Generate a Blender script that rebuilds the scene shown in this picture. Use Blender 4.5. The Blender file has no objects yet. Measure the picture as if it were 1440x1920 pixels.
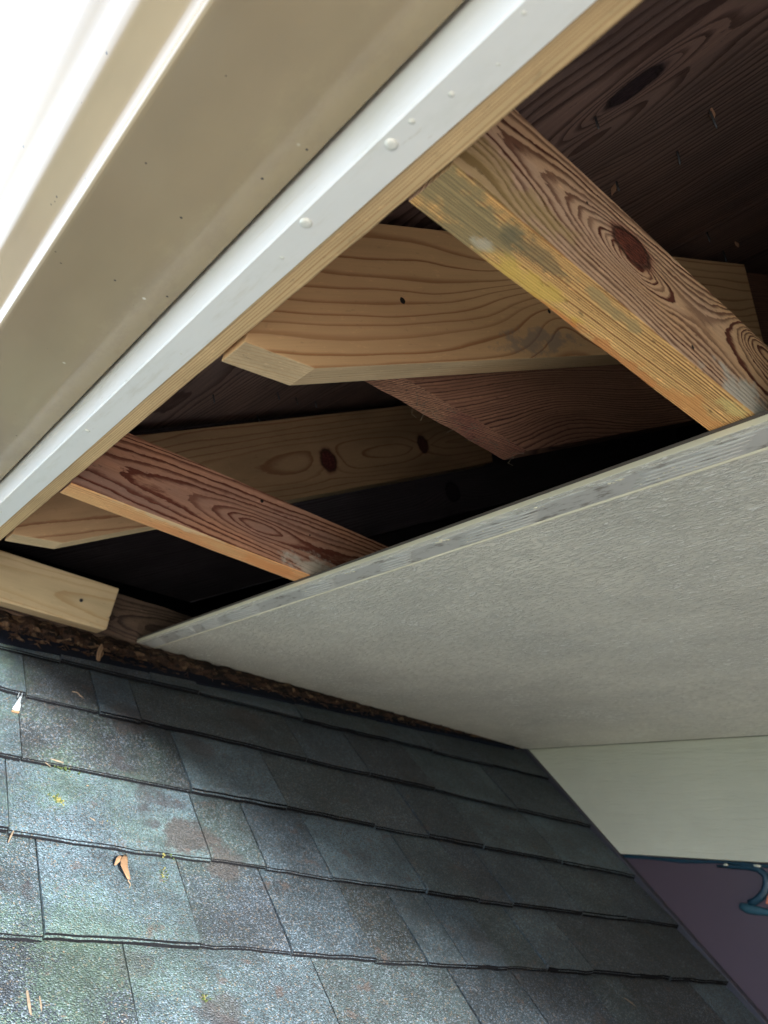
import bpy, bmesh, math, random
from mathutils import Vector, Matrix, noise as mnoise
random.seed(7)
scene = bpy.context.scene
COL = scene.collection

# ------------------------------------------------------------------ camera
cam_d = bpy.data.cameras.new('camera')
cam = bpy.data.objects.new('camera', cam_d); COL.objects.link(cam)
right = Vector((.763, -.635, .118)); down = Vector((.357, .263, -.896)); fwd = Vector((.538, .726, .428))
fwd.normalize(); right = (right - fwd*right.dot(fwd)).normalized(); up = right.cross(fwd)
cam.matrix_world = Matrix(((right.x, up.x, -fwd.x, 0), (right.y, up.y, -fwd.y, 0), (right.z, up.z, -fwd.z, 0), (0, 0, 0, 1)))
cam_d.sensor_fit = 'VERTICAL'; cam_d.sensor_height = 36.0; cam_d.lens = 1480.13/1920*36
cam_d.clip_start = .01; cam_d.clip_end = 2000
cam_d.dof.use_dof = True; cam_d.dof.focus_distance = .78; cam_d.dof.aperture_fstop = 9.0
scene.camera = cam

# ------------------------------------------------------------------ sky, sun, exposure
SUN = Vector((-.118, -.975, .076)).normalized()
world = bpy.data.worlds.new('World'); scene.world = world; world.use_nodes = True
wt = world.node_tree
bg = wt.nodes['Background']; sky = wt.nodes.new('ShaderNodeTexSky')
sky.sky_type = 'NISHITA'; sky.sun_disc = False
sky.sun_elevation = math.asin(SUN.z); sky.sun_rotation = math.atan2(SUN.x, SUN.y)
sky.air_density = 1.0; sky.dust_density = 2.5; sky.ozone_density = 1.0
# thin bright cloud cover over the clear sky
cl = wt.nodes.new('ShaderNodeTexNoise'); cl.inputs['Scale'].default_value = 2.2; cl.inputs['Detail'].default_value = 6
clm = wt.nodes.new('ShaderNodeMapRange'); clm.inputs['From Min'].default_value = .3; clm.inputs['From Max'].default_value = .7
clm.inputs['To Min'].default_value = .6; clm.inputs['To Max'].default_value = .85
wt.links.new(cl.outputs[0], clm.inputs['Value'])
cmx = wt.nodes.new('ShaderNodeMix'); cmx.data_type = 'RGBA'; cmx.inputs[7].default_value = (2.65, 3.35, 4.5, 1)
tcw = wt.nodes.new('ShaderNodeTexCoord'); wt.links.new(tcw.outputs['Generated'], cl.inputs['Vector'])
wt.links.new(clm.outputs[0], cmx.inputs[0]); wt.links.new(sky.outputs[0], cmx.inputs[6])
wt.links.new(cmx.outputs[2], bg.inputs['Color']); bg.inputs['Strength'].default_value = .09
sun_d = bpy.data.lights.new('sun', 'SUN'); sun_d.energy = 2.0; sun_d.angle = math.radians(2.2); sun_d.color = (1, .97, .92)
sun = bpy.data.objects.new('sun', sun_d); COL.objects.link(sun)
sun.rotation_euler = SUN.to_track_quat('Z', 'Y').to_euler()
vs = scene.view_settings
vs.view_transform = 'Standard'; vs.look = 'None'; vs.gamma = 1; vs.use_curve_mapping = False
vs.exposure = 3.88
scene.render.engine = 'CYCLES'
scene.cycles.max_bounces = 10; scene.cycles.diffuse_bounces = 8

# ------------------------------------------------------------------ node helpers
class T:
    """tiny node writer"""
    def __init__(s, name):
        s.m = bpy.data.materials.new(name); s.m.use_nodes = True
        s.t = s.m.node_tree; s.b = s.t.nodes['Principled BSDF']
    def put(s, sock, v):
        if isinstance(v, bpy.types.NodeSocket): s.t.links.new(v, sock)
        elif isinstance(v, (tuple, list)) and sock.type == 'RGBA' and len(v) == 3: sock.default_value = (*v, 1)
        else: sock.default_value = v
    def m_(s, op, a, b=None, c=None, clamp=False):
        n = s.t.nodes.new('ShaderNodeMath'); n.operation = op; n.use_clamp = clamp
        s.put(n.inputs[0], a)
        if b is not None: s.put(n.inputs[1], b)
        if c is not None: s.put(n.inputs[2], c)
        return n.outputs[0]
    def add(s, a, b): return s.m_('ADD', a, b)
    def sub(s, a, b): return s.m_('SUBTRACT', a, b)
    def mul(s, a, b): return s.m_('MULTIPLY', a, b)
    def mad(s, a, b, c): return s.m_('MULTIPLY_ADD', a, b, c)
    def step(s, x, a, b, lo=0., hi=1.):
        n = s.t.nodes.new('ShaderNodeMapRange'); n.interpolation_type = 'SMOOTHSTEP'
        s.put(n.inputs['Value'], x); s.put(n.inputs['From Min'], a); s.put(n.inputs['From Max'], b)
        s.put(n.inputs['To Min'], lo); s.put(n.inputs['To Max'], hi); return n.outputs['Result']
    def obj(s):
        return s.t.nodes.new('ShaderNodeTexCoord').outputs['Object']
    def geo(s):
        return s.t.nodes.new('ShaderNodeNewGeometry').outputs['Position']
    def xyz(s, v):
        n = s.t.nodes.new('ShaderNodeSeparateXYZ'); s.put(n.inputs[0], v); return n.outputs
    def vec(s, x, y, z):
        n = s.t.nodes.new('ShaderNodeCombineXYZ')
        for i, v in enumerate((x, y, z)): s.put(n.inputs[i], v)
        return n.outputs[0]
    def scale(s, v, sc, off=(0, 0, 0)):
        n = s.t.nodes.new('ShaderNodeVectorMath'); n.operation = 'MULTIPLY_ADD'
        s.put(n.inputs[0], v); n.inputs[1].default_value = sc; n.inputs[2].default_value = off; return n.outputs[0]
    def noise(s, v, sc=1., det=3., rough=.5, dist=0., out=0):
        n = s.t.nodes.new('ShaderNodeTexNoise'); s.put(n.inputs['Vector'], v)
        n.inputs['Scale'].default_value = sc; n.inputs['Detail'].default_value = det
        n.inputs['Roughness'].default_value = rough; n.inputs['Distortion'].default_value = dist
        return n.outputs[out]
    def voro(s, v, sc=1., feat='F1', out='Distance', rnd=1.):
        n = s.t.nodes.new('ShaderNodeTexVoronoi'); n.feature = feat; s.put(n.inputs['Vector'], v)
        n.inputs['Scale'].default_value = sc; n.inputs['Randomness'].default_value = rnd; return n.outputs[out]
    def white(s, w):
        n = s.t.nodes.new('ShaderNodeTexWhiteNoise'); n.noise_dimensions = '1D'; s.put(n.inputs['W'], w); return n.outputs['Value']
    def mix(s, f, a, b, mode='MIX'):
        n = s.t.nodes.new('ShaderNodeMix'); n.data_type = 'RGBA'; n.blend_type = mode
        s.put(n.inputs[0], f); s.put(n.inputs[6], a); s.put(n.inputs[7], b); return n.outputs[2]
    def bright(s, c, f):
        n = s.t.nodes.new('ShaderNodeVectorMath'); n.operation = 'SCALE'; s.put(n.inputs[0], c); s.put(n.inputs['Scale'], f); return n.outputs[0]
    def bump(s, h, strength=.5, dist=.002, prev=None):
        n = s.t.nodes.new('ShaderNodeBump'); n.inputs['Strength'].default_value = strength
        n.inputs['Distance'].default_value = dist; s.put(n.inputs['Height'], h)
        if prev is not None: s.put(n.inputs['Normal'], prev)
        return n.outputs[0]
    def done(s, col=None, rough=None, normal=None, spec=None, **kw):
        if col is not None: s.put(s.b.inputs['Base Color'], col)
        if rough is not None: s.put(s.b.inputs['Roughness'], rough)
        if normal is not None: s.put(s.b.inputs['Normal'], normal)
        if spec is not None: s.put(s.b.inputs['Specular IOR Level'], spec)
        for k, v in kw.items(): s.put(s.b.inputs[k.replace('_', ' ')], v)
        return s.m

def wood(name, light, dark, spacing=.006, y0=.05, z0=0., k=.03, warp=.006, knots=(), fibre=.25, stains=(),
         late=(.45, .88), lateamt=1., rough=.8, bump=.4, seed=0., light2=None, cores=(), grain_axis='x', jag=.0018, holes=(), spec=.25):
    """sawn timber: growth rings round a pith line that runs along the board, bent round its knots"""
    t = T(name); co = t.obj()
    x, y, z = t.xyz(co)
    if grain_axis == 'y': x, y = y, x
    kn = y if grain_axis == 'y' else z
    v = t.vec(x, y, z)
    lo = t.xyz(t.noise(t.scale(v, (2.6, 8, 8), (seed, seed*1.7, 3)), 1, 2, .5, out=1))
    hi = t.xyz(t.noise(t.scale(v, (30, 110, 110), (seed*2, 1, seed)), 1, 5, .68, out=1))
    yy = t.add(t.sub(t.mad(x, k, y), y0), t.mad(lo[0], warp*2, t.mad(hi[0], jag*2, -warp-jag)))
    zz = t.add(t.sub(z, z0), t.mad(lo[1], warp*2, t.mad(hi[1], jag*2, -warp-jag)))
    r = t.m_('SQRT', t.add(t.mul(yy, yy), t.mul(zz, zz)))
    for kx, kz, sx, sz, amp in knots:
        dx = t.m_('DIVIDE', t.sub(x, kx), sx); dz = t.m_('DIVIDE', t.sub(kn, kz), sz)
        d2 = t.add(t.mul(dx, dx), t.mul(dz, dz))
        r = t.add(r, t.mul(t.m_('EXPONENT', t.mul(d2, -1.)), amp))
    rv = t.noise(t.vec(t.m_('DIVIDE', r, spacing*5), t.mul(x, 1.5), seed), 1, 2, .5)
    g = t.add(t.m_('DIVIDE', r, spacing), t.mad(rv, 3.2, 0.))
    f = t.m_('FRACT', g)
    rnd = t.white(t.m_('FLOOR', g))
    lt = t.mul(t.step(f, t.mad(rnd, .22, late[0]-.11), late[1]), t.step(f, .95, 1., 1., 0.))
    lt = t.mul(lt, t.mul(t.mad(rnd, .5, .5), lateamt))
    fib = t.noise(t.scale(v, (14, 700, 700), (seed, 0, 0)), 1, 2, .6)
    fib2 = t.noise(t.scale(v, (5, 160, 160), (seed, 4, 0)), 1, 3, .6)
    big = t.noise(t.scale(v, (4, 14, 14), (seed+3, 0, 8)), 1, 3, .55)
    if light2 is None: light2 = tuple(c*.72 for c in light)
    c = t.mix(t.step(big, .35, .68), light, light2)
    c = t.mix(lt, c, dark)
    c = t.bright(c, t.mad(fib, fibre*1.6, 1-fibre*.8))
    c = t.bright(c, t.mad(fib2, fibre*1.6, 1-fibre*.8))
    scf = t.noise(t.scale(v, (70, 240, 240), (1, seed, 0)), 1, 3, .7)
    c = t.bright(c, t.step(scf, .60, .70, 1., 1+fibre*1.1))
    c = t.bright(c, t.step(scf, .30, .38, 1-fibre*1.3, 1.))
    nz = t.noise(t.scale(v, (40, 60, 60), (seed, 2, 2)), 1, 4, .65)
    for sx, sy, sz, rx, ry, rz, colr, amt in stains:
        d = t.m_('SQRT', t.add(t.add(t.m_('POWER', t.m_('DIVIDE', t.m_('ABSOLUTE', t.sub(x, sx)), rx), 2.), t.m_('POWER', t.m_('DIVIDE', t.m_('ABSOLUTE', t.sub(y, sy)), ry), 2.)),
                               t.m_('POWER', t.m_('DIVIDE', t.m_('ABSOLUTE', t.sub(z, sz)), rz), 2.)))
        c = t.mix(t.mul(t.step(t.mad(nz, 2.6, t.sub(d, 1.3)), .45, .95, 1., 0.), amt), c, colr)
    h = t.add(t.mul(lt, -1.), t.mul(fib, .35))
    for kx, kz, rx, rz, colr in cores:
        ang = t.mad(nz, .9, -.45)
        dx = t.m_('DIVIDE', t.sub(x, kx), rx); dz = t.m_('DIVIDE', t.sub(kn, kz), rz)
        d = t.add(t.m_('SQRT', t.add(t.mul(dx, dx), t.mul(dz, dz))), ang)
        kn2 = t.noise(t.vec(t.mul(dx, 1.2), t.mul(dz, 4.), seed), 2.2, 5, .75)
        inner = t.mix(t.step(kn2, .38, .64), tuple(q*.35 for q in colr), tuple(q*1.25 for q in colr))
        c = t.mix(t.mul(t.step(d, 1.05, 1.5, 1., 0.), .55), c, tuple(q*1.6 for q in colr))
        c = t.mix(t.step(d, .85, 1.0, 1., 0.), c, inner)
        ring = t.mul(t.step(d, .8, .98), t.step(d, 1.0, 1.25, 1., 0.))
        c = t.mix(t.mul(ring, .85), c, tuple(q*.16 for q in colr))
        h = t.sub(h, t.mul(ring, 1.6))
    for hx, hz, rr in holes:
        dx = t.sub(x, hx); dz = t.sub(z, hz)
        d = t.add(t.m_('SQRT', t.add(t.mul(dx, dx), t.mul(dz, dz))), t.mad(nz, rr*1.4, -rr*.7))
        c = t.mix(t.step(d, rr*.8, rr, 1., 0.), c, (.01, .008, .008))
    return t.done(c, rough, t.bump(h, bump, .0012), spec)

# ------------------------------------------------------------------ mesh helpers
def mesh_obj(name, verts, faces, mats, parent=None, M=None, smooth=False, bevel=0., fmat=None):
    """link one mesh object; verts are in world space, stored in the frame M"""
    M = M or Matrix.Identity(4); inv = M.inverted()
    bm = bmesh.new()
    vv = [bm.verts.new(inv @ Vector(v)) for v in verts]
    for f in faces:
        try: bm.faces.new([vv[i] for i in f])
        except ValueError: pass
    bmesh.ops.recalc_face_normals(bm, faces=bm.faces)
    if bevel:
        ed = [e for e in bm.edges if len(e.link_faces) == 2 and e.calc_face_angle(0) > .5]
        bmesh.ops.bevel(bm, geom=ed, offset=bevel, segments=2, profile=.6, affect='EDGES')
    if fmat:
        R3 = M.to_3x3()
        bm.normal_update()
        for f in bm.faces: f.material_index = fmat(R3 @ f.normal, M @ f.calc_center_median())
    if smooth:
        for f in bm.faces: f.smooth = True
    me = bpy.data.meshes.new(name); bm.to_mesh(me); bm.free()
    for m in (mats if isinstance(mats, (list, tuple)) else [mats]): me.materials.append(m)
    o = bpy.data.objects.new(name, me); COL.objects.link(o)
    o.matrix_world = M
    if parent: o.parent = parent; o.matrix_parent_inverse = Matrix.Identity(4); o.matrix_basis = parent_world(parent).inverted() @ M
    return o
WORLD = {}
def parent_world(p):
    return p.matrix_basis if p.parent is None else parent_world(p.parent) @ p.matrix_basis
def tag(o, label, cat, group=None, kind=None):
    if label: o['label'] = label
    if cat: o['category'] = cat
    if group: o['group'] = group
    if kind: o['kind'] = kind
    return o
def empty(name, label, cat, loc=(0, 0, 0), M=None, group=None):
    o = bpy.data.objects.new(name, None); COL.objects.link(o); o.empty_display_size = .05
    o.matrix_basis = M if M else Matrix.Translation(loc)
    return tag(o, label, cat, group)
def box(x0, x1, y0, y1, z0, z1):
    v = [(x, y, z) for x in (x0, x1) for y in (y0, y1) for z in (z0, z1)]
    return v, [(0, 1, 3, 2), (4, 6, 7, 5), (0, 4, 5, 1), (2, 3, 7, 6), (0, 2, 6, 4), (1, 5, 7, 3)]
def prism_y(prof, y0, y1):
    n = len(prof)
    v = [(x, y0, z) for x, z in prof] + [(x, y1, z) for x, z in prof]
    f = [tuple(range(n)), tuple(range(2*n-1, n-1, -1))] + [(i, (i+1) % n, n+(i+1) % n, n+i) for i in range(n)]
    return v, f
def prism_z(poly, z0, z1):
    n = len(poly)
    v = [(x, y, z0) for x, y in poly] + [(x, y, z1) for x, y in poly]
    f = [tuple(range(n)), tuple(range(2*n-1, n-1, -1))] + [(i, (i+1) % n, n+(i+1) % n, n+i) for i in range(n)]
    return v, f
def tube(pts, rad, n=6):
    """closed tube through points; rad a number or a list"""
    pts = [Vector(p) for p in pts]; V, F = [], []
    rr = rad if isinstance(rad, (list, tuple)) else [rad]*len(pts)
    for i, p in enumerate(pts):
        d = (pts[min(i+1, len(pts)-1)] - pts[max(i-1, 0)]).normalized()
        a = d.orthogonal().normalized() if i == 0 else (a - d*a.dot(d)).normalized()
        b = d.cross(a)
        for j in range(n):
            w = 2*math.pi*j/n; V.append(p + (a*math.cos(w) + b*math.sin(w))*rr[i])
    for i in range(len(pts)-1):
        for j in range(n):
            F.append((i*n+j, i*n+(j+1) % n, (i+1)*n+(j+1) % n, (i+1)*n+j))
    F.append(tuple(range(n-1, -1, -1))); F.append(tuple(range((len(pts)-1)*n, len(pts)*n)))
    return V, F
def join(parts):
    V, F = [], []
    for v, f in parts:
        o = len(V); V += list(v); F += [tuple(i+o for i in q) for q in f]
    return V, F
def blob(c, r, sub=1, jit=.25, sq=(1, 1, 1)):
    bm = bmesh.new(); bmesh.ops.create_icosphere(bm, subdivisions=sub, radius=1)
    V = [Vector(c) + Vector((v.co.x*sq[0], v.co.y*sq[1], v.co.z*sq[2]))*r*(1+random.uniform(-jit, jit)) for v in bm.verts]
    F = [tuple(v.index for v in f.verts) for f in bm.faces]; bm.free(); return V, F

# ------------------------------------------------------------------ materials
def plain(name, col, rough=.6, spec=.5, noise_amt=.15, sc=60, bump=0., metallic=0.):
    t = T(name); n = t.noise(t.obj(), sc, 4, .6)
    return t.done(t.bright(t.mix(0., col, col), t.mad(n, noise_amt*2, 1-noise_amt)), rough, t.bump(n, bump, .002) if bump else None, spec, Metallic=metallic)

def gutter_mat():
    t = T('tan_gutter_paint'); co = t.obj()
    n = t.noise(t.scale(co, (8, 3, 8)), 1, 4, .6)
    c = t.mix(t.step(n, .4, .7), (.345, .262, .160), (.30, .228, .140))
    x, y, z = t.xyz(co)
    # pale water marks along the back edge, dark specks, a few white drips
    wm = t.noise(t.scale(co, (60, 30, 60)), 1, 5, .7)
    c = t.mix(t.mul(t.step(t.mad(x, 9., t.mul(wm, 1.4)), 1.75, 2.1), .3), c, (.42, .33, .19))
    sp = t.voro(co, 130, out='Distance'); rn = t.xyz(t.voro(co, 130, out='Color'))
    c = t.mix(t.mul(t.step(sp, .10, .16, 1., 0.), t.step(rn[0], .93, .94)), c, (.06, .05, .045))
    sp2 = t.voro(co, 75, out='Distance'); rn2 = t.xyz(t.voro(co, 75, out='Color'))
    c = t.mix(t.mul(t.step(sp2, .05, .16, .7, 0.), t.step(rn2[1], .965, .975)), c, (.7, .64, .5))
    dent = t.noise(t.scale(co, (10, 4, 10)), 1, 2, .5)
    return t.done(c, t.mad(n, .08, .12), t.bump(dent, .05, .004), .65)

def white_mat():
    t = T('white_coated_metal'); co = t.obj()
    n = t.noise(t.scale(co, (30, 10, 30)), 1, 5, .65)
    c = t.mix(t.step(n, .5, .75), (.80, .80, .78), (.72, .72, .68))
    gr = t.noise(t.scale(co, (50, 7, 50), (5, 0, 0)), 1, 5, .7)
    c = t.mix(t.step(gr, .56, .74, 0., .35), c, (.58, .53, .42))
    s = t.noise(t.scale(co, (160, 24, 160)), 1, 4, .7)
    c = t.mix(t.step(s, .66, .74, 0., .5), c, (.5, .44, .33))
    return t.done(c, .38, t.bump(t.noise(t.scale(co, (25, 12, 25)), 1, 3, .55), .3, .004), .5)

def soffit_mat(texture=True):
    t = T('grey_soffit_paint' if texture else 'grey_primer'); co = t.obj()
    a = t.noise(t.scale(co, (330, 78, 100)), 1, 4, .62, .8)
    b = t.noise(t.scale(co, (110, 30, 50), (4, 2, 0)), 1, 4, .6)
    big = t.noise(t.scale(co, (3, 3, 3)), 1, 4, .6)
    mid = t.noise(t.scale(co, (14, 6, 10), (3, 3, 0)), 1, 5, .65)
    c = t.mix(t.step(big, .35, .7), (.74, .715, .62), (.65, .635, .56))
    c = t.bright(c, t.step(mid, .3, .7, .86, 1.02))
    a = t.mad(t.sub(big, .5), .22, t.mad(t.sub(mid, .5), .18, a))
    sp = t.voro(co, 18, out='Distance'); sr = t.xyz(t.voro(co, 18, out='Color'))
    c = t.mix(t.mul(t.step(sp, .02, .05, 1., 0.), t.step(sr[0], .86, .87)), c, (.12, .11, .09))
    if texture:
        h = t.add(t.step(a, .42, .78), t.mul(b, .5))
        c = t.mix(t.step(a, .56, .62, 0., 1.), c, (.95, .94, .87))  # pale dashes: glints on the ridges painted into the colour
        return t.done(c, .40, t.bump(h, .9, .0026), .5)
    c = t.mix(t.step(t.noise(t.scale(co, (90, 26, 50)), 1, 5, .7), .5, .66), t.mix(.8, c, (.40, .395, .38)), (.20, .185, .16))
    return t.done(c, .5, t.bump(b, .2, .001), .4)

def cream_mat(name='cream_paint', col=(.52, .525, .43), bumpy=True):
    t = T(name); co = t.obj()
    n = t.noise(co, 4, 4, .6); f = t.add(t.noise(t.scale(co, (30, 5, 46)), 1, 5, .65, .2), t.mul(t.noise(t.scale(co, (30, 60, 16), (3, 1, 0)), 1, 4, .6), .25))
    c = t.mix(t.step(n, .35, .7), col, tuple(q*.9 for q in col))
    sp = t.voro(co, 26, out='Distance'); rn = t.xyz(t.voro(co, 26, out='Color'))
    c = t.mix(t.mul(t.step(sp, .035, .07, 1., 0.), t.step(rn[0], .8, .81)), c, (.08, .075, .06))
    return t.done(c, .5, t.bump(f, 1. if bumpy else .1, .005), .4)

def shingle_mat():
    t = T('asphalt_granules'); co = t.geo(); oi = t.t.nodes.new('ShaderNodeObjectInfo')
    g = t.voro(co, 620, out='Color'); gx = t.xyz(g); gd = t.voro(co, 620, out='Distance')
    base = oi.outputs['Color']
    c = t.bright(base, t.mad(gx[0], 1.05, .45))
    c = t.mix(t.mul(t.step(gx[1], .80, .92), .5), c, (.15, .19, .24))          # pale granules
    c = t.mix(t.step(gx[2], .9, .93), c, (.012, .013, .016))         # bare asphalt pits
    c = t.mix(t.mul(t.step(gx[1], .04, .06, 1., 0.), .8), c, (.12, .095, .07))
    x, y, z = t.xyz(co)
    # algae film and dirt stains with their own shapes
    n = t.noise(t.scale(co, (5, 5, 5), (1.3, .2, 0)), 1, 4, .6)
    left = t.step(x, .28, .72, 1., 0.)
    c = t.mix(t.mul(t.mul(t.step(t.mad(gx[2], .16, n), .53, .68), left), .5), c, t.mix(gx[0], (.025, .058, .035), (.075, .13, .085)))
    n2 = t.noise(t.scale(co, (6, 6, 6), (7.7, 3.2, 1)), 1, 4, .65)
    c = t.mix(t.mul(t.step(t.mad(gx[2], .05, n2), .625, .685, 0., .8), t.step(x, .55, .95, 1., .25)), c, t.mix(gx[0], (.009, .009, .011), (.030, .027, .032)))
    n3 = t.noise(t.scale(co, (34, 34, 34)), 1, 4, .7)
    ns = t.noise(t.scale(co, (26, 26, 26)), 1, 4, .65)
    for p, rad, amt in STAINS:
        dv = t.t.nodes.new('ShaderNodeVectorMath'); dv.operation = 'DISTANCE'; t.put(dv.inputs[0], co); dv.inputs[1].default_value = p
        d = t.add(t.m_('DIVIDE', dv.outputs['Value'], rad), t.add(t.mad(ns, 2.2, -1.1), t.mad(gx[2], .3, -.15)))
        c = t.mix(t.mul(t.step(d, .7, 1.15, 1., 0.), amt), c, t.mix(gx[0], (.010, .0085, .009), (.045, .036, .034)))
    n4 = t.noise(t.scale(co, (11, 11, 11), (2.2, 9, 4)), 1, 5, .7)
    c = t.bright(c, t.step(n4, .34, .66, .62, 1.22))
    c = t.mix(t.mul(t.step(t.mad(gx[0], .08, n3), .66, .72), .6), c, (.05, .033, .026))
    h = t.sub(t.mul(gx[0], .7), t.mul(gd, .9))
    return t.done(c, .62, t.bump(h, .9, .0016), .5)

M_gutter = gutter_mat(); M_white = white_mat(); M_soffit = soffit_mat(); M_primer = soffit_mat(False)
M_cream = cream_mat(); M_creamedge = cream_mat('cream_edge', (.72, .68, .53), False); 
M_grit = plain('bark_crumbs', (.10, .075, .05), .9, .2, .7, 60)
M_butt = plain('asphalt_edge_shadow', (.006, .0065, .008), .95, .05, .8, 400, .8)  # black asphalt edge, darkened further to draw the shadow under each course
M_dark = plain('dark_wood_edge', (.09, .075, .065), .8)
M_purple = plain('plum_gloss_paint', (.068, .050, .066), .3, .5, .06, 8)
M_teal = plain('teal_paint', (.007, .035, .06), .4, .5, .2, 30)
M_coral = plain('coral_paint', (.55, .17, .10), .5, .4, .1, 30)
M_nail = plain('dull_steel_nail', (.10, .105, .12), .4, .5, .2, 200, 0, .8)
M_screw = plain('white_painted_screw', (.76, .76, .70), .35, .5, .1, 200)
M_moss = plain('dry_moss', (.035, .05, .014), .9, .2, .5, 300, .6)
M_mossy = plain('yellow_lichen', (.11, .105, .035), .9, .2, .4, 300, .6)
M_leaf = plain('dry_leaf', (.13, .08, .045), .8, .2, .35, 150, .4)
M_twig = plain('pale_twig', (.13, .10, .07), .85, .2, .35, 200, .3)
def rot_mat():
    t = T('rotten_wood'); co = t.obj()
    v = t.xyz(t.voro(t.scale(co, (90, 160, 160)), 1, out='Color')); n = t.noise(co, 260, 5, .7)
    c = t.mix(t.step(v[0], .1, .95), (.012, .009, .008), (.050, .028, .018))
    c = t.mix(t.step(v[1], .86, .9), c, (.11, .07, .042))
    return t.done(t.bright(c, t.mad(n, 1.4, .3)), .92, t.bump(n, 1., .004), .15)
M_rot = rot_mat()
M_silk = plain('spider_silk', (.30, .34, .36), .6, .3, .2, 300)
M_deck = plain('roofing_felt', (.006, .008, .014), .95, .1, .2, 50)  # near-black felt, tinted navy to carry the cavity's shadow tone

# lookouts: old 2x4s; slot 0 side, slot 1 underside
M_l1 = wood('weathered_fir_side', (.56, .385, .27), (.10, .030, .018), .0027, y0=.045, z0=.006, k=.05, warp=.010, seed=1.3, fibre=.22,
            holes=((.245, -.028, .002), (.36, -.012, .0022), (.12, .02, .0014)), knots=((.172, .004, .045, .016, -.016), (.36, .036, .05, .022, -.020), (.02, -.02, .05, .02, .010)),
            cores=((.171, .0165, .021, .0125, (.17, .05, .03)),), late=(.34, .8), lateamt=1.2, bump=.7, light2=(.54, .335, .185),
            stains=((.02, -.02, -.03, .10, .05, .03, (.36, .27, .10), .5), (.33, -.02, -.04, .06, .05, .03, (.45, .43, .38), .8)))
M_l1b = wood('weathered_fir_underside', (.78, .50, .20), (.20, .065, .022), .0021, y0=.15, z0=-.03, k=.015, warp=.004, jag=.0006, seed=4.1, fibre=.4,
             light2=(.64, .39, .15), late=(.3, .75), lateamt=1., bump=.8,
             stains=((.030, .0, -.045, .06, .03, .05, (.20, .18, .10), .75), (.085, -.008, -.045, .04, .010, .05, (.12, .11, .07), .6), (.055, .010, -.045, .012, .006, .05, (.50, .47, .38), .6), (.15, -.012, -.045, .05, .006, .05, (.33, .25, .12), .7), (.22, .016, -.045, .08, .006, .05, (.50, .17, .05), .6), (.13, .018, -.045, .03, .005, .05, (.55, .16, .04), .6), (.10, .012, -.045, .05, .012, .05, (.60, .42, .08), .6),
                     (.30, .015, -.045, .09, .016, .05, (.62, .26, .08), .55), (.31, -.012, -.045, .02, .01, .05, (.6, .5, .2), .6)))
M_l2 = wood('aged_fir_side', (.48, .235, .14), (.12, .034, .02), .0042, y0=.032, z0=-.006, k=.035, warp=.006, seed=8.2, fibre=.25,
            knots=((.237, -.005, .06, .014, -.012),), late=(.38, .84), lateamt=1.25, bump=.4, light2=(.30, .17, .13),
            stains=((.335, -.02, -.03, .05, .05, .02, (.5, .45, .38), .75),), holes=((.238, .031, .003), (.32, .012, .0015)))
M_l2b = wood('aged_fir_underside', (.72, .44, .20), (.38, .13, .045), .0045, y0=.12, z0=-.03, k=.02, warp=.004, seed=5.5, light2=(.62, .27, .11), lateamt=.6,
             stains=((.12, -.02, -.045, .1, .012, .05, (.62, .45, .27), .8), (.28, .0, -.045, .05, .02, .05, (.62, .24, .08), .6)))
# new pine
M_s1 = wood('new_pine_side', (.66, .42, .22), (.29, .11, .035), .0125, y0=.03, z0=.17, k=.03, warp=.024, seed=2.2, fibre=.10,
            knots=((.385, .045, .09, .05, .04), (.06, .15, .09, .03, .012)), late=(.66, .93), lateamt=.85, bump=.12, light2=(.58, .36, .185),
            stains=((.33, -.02, .02, .10, .05, .022, (.20, .19, .18), .55),), holes=((.13, .063, .0032), (.367, .055, .003)), jag=.0008)
M_s1b = wood('new_pine_underside', (.60, .44, .26), (.42, .26, .12), .0042, y0=.12, z0=-.03, k=.01, warp=.003, seed=3.1, fibre=.2, lateamt=.6, bump=.25)
M_s2 = wood('new_pine_knotty_side', (.48, .30, .165), (.22, .085, .04), .011, y0=.05, z0=.06, k=.06, warp=.014, seed=6.4, fibre=.12,
            knots=((.505, .058, .05, .03, .02), (.76, .062, .05, .03, .02)), cores=((.505, .058, .016, .021, (.13, .035, .03)), (.76, .062, .013, .017, (.12, .04, .03))),
            late=(.66, .93), lateamt=.8, bump=.12)
M_old = wood('old_dark_fir_side', (.25, .13, .085), (.055, .02, .016), .0036, y0=.05, z0=.3, k=.01, warp=.008, seed=9.1, fibre=.3, late=(.4, .85), bump=.6,
             knots=((.10, .03, .12, .05, .02),))
M_deep = wood('deep_shaded_fir', (.085, .07, .08), (.03, .02, .025), .005, y0=.05, z0=.3, k=.01, warp=.012, seed=19.1, fibre=.3, bump=.5, knots=((.55, .05, .08, .04, .02),), cores=((.55, .05, .02, .02, (.03, .02, .03)),))  # darker, bluer copy of the old fir; cavity shade put into its colour
M_oldb = wood('old_dark_fir_underside', (.30, .15, .085), (.045, .017, .014), .0022, y0=.12, z0=-.03, k=.01, warp=.003, seed=7.7, fibre=.5, lateamt=1.4, late=(.3, .75), bump=1., light2=(.17, .06, .04))
M_fasc = wood('pine_fascia_underside', (.62, .44, .235), (.32, .155, .06), .0023, y0=.2, z0=-.03, k=.004, warp=.004, seed=2.9, fibre=.14, late=(.5, .92), lateamt=.85, bump=.25, grain_axis='y', jag=.0004)
M_nailer = wood('fresh_pine_face', (.66, .50, .30), (.46, .28, .13), .010, y0=.03, z0=.0, k=.05, warp=.008, seed=4.7, fibre=.08, late=(.6, .95), lateamt=.7, bump=.1)
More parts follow.
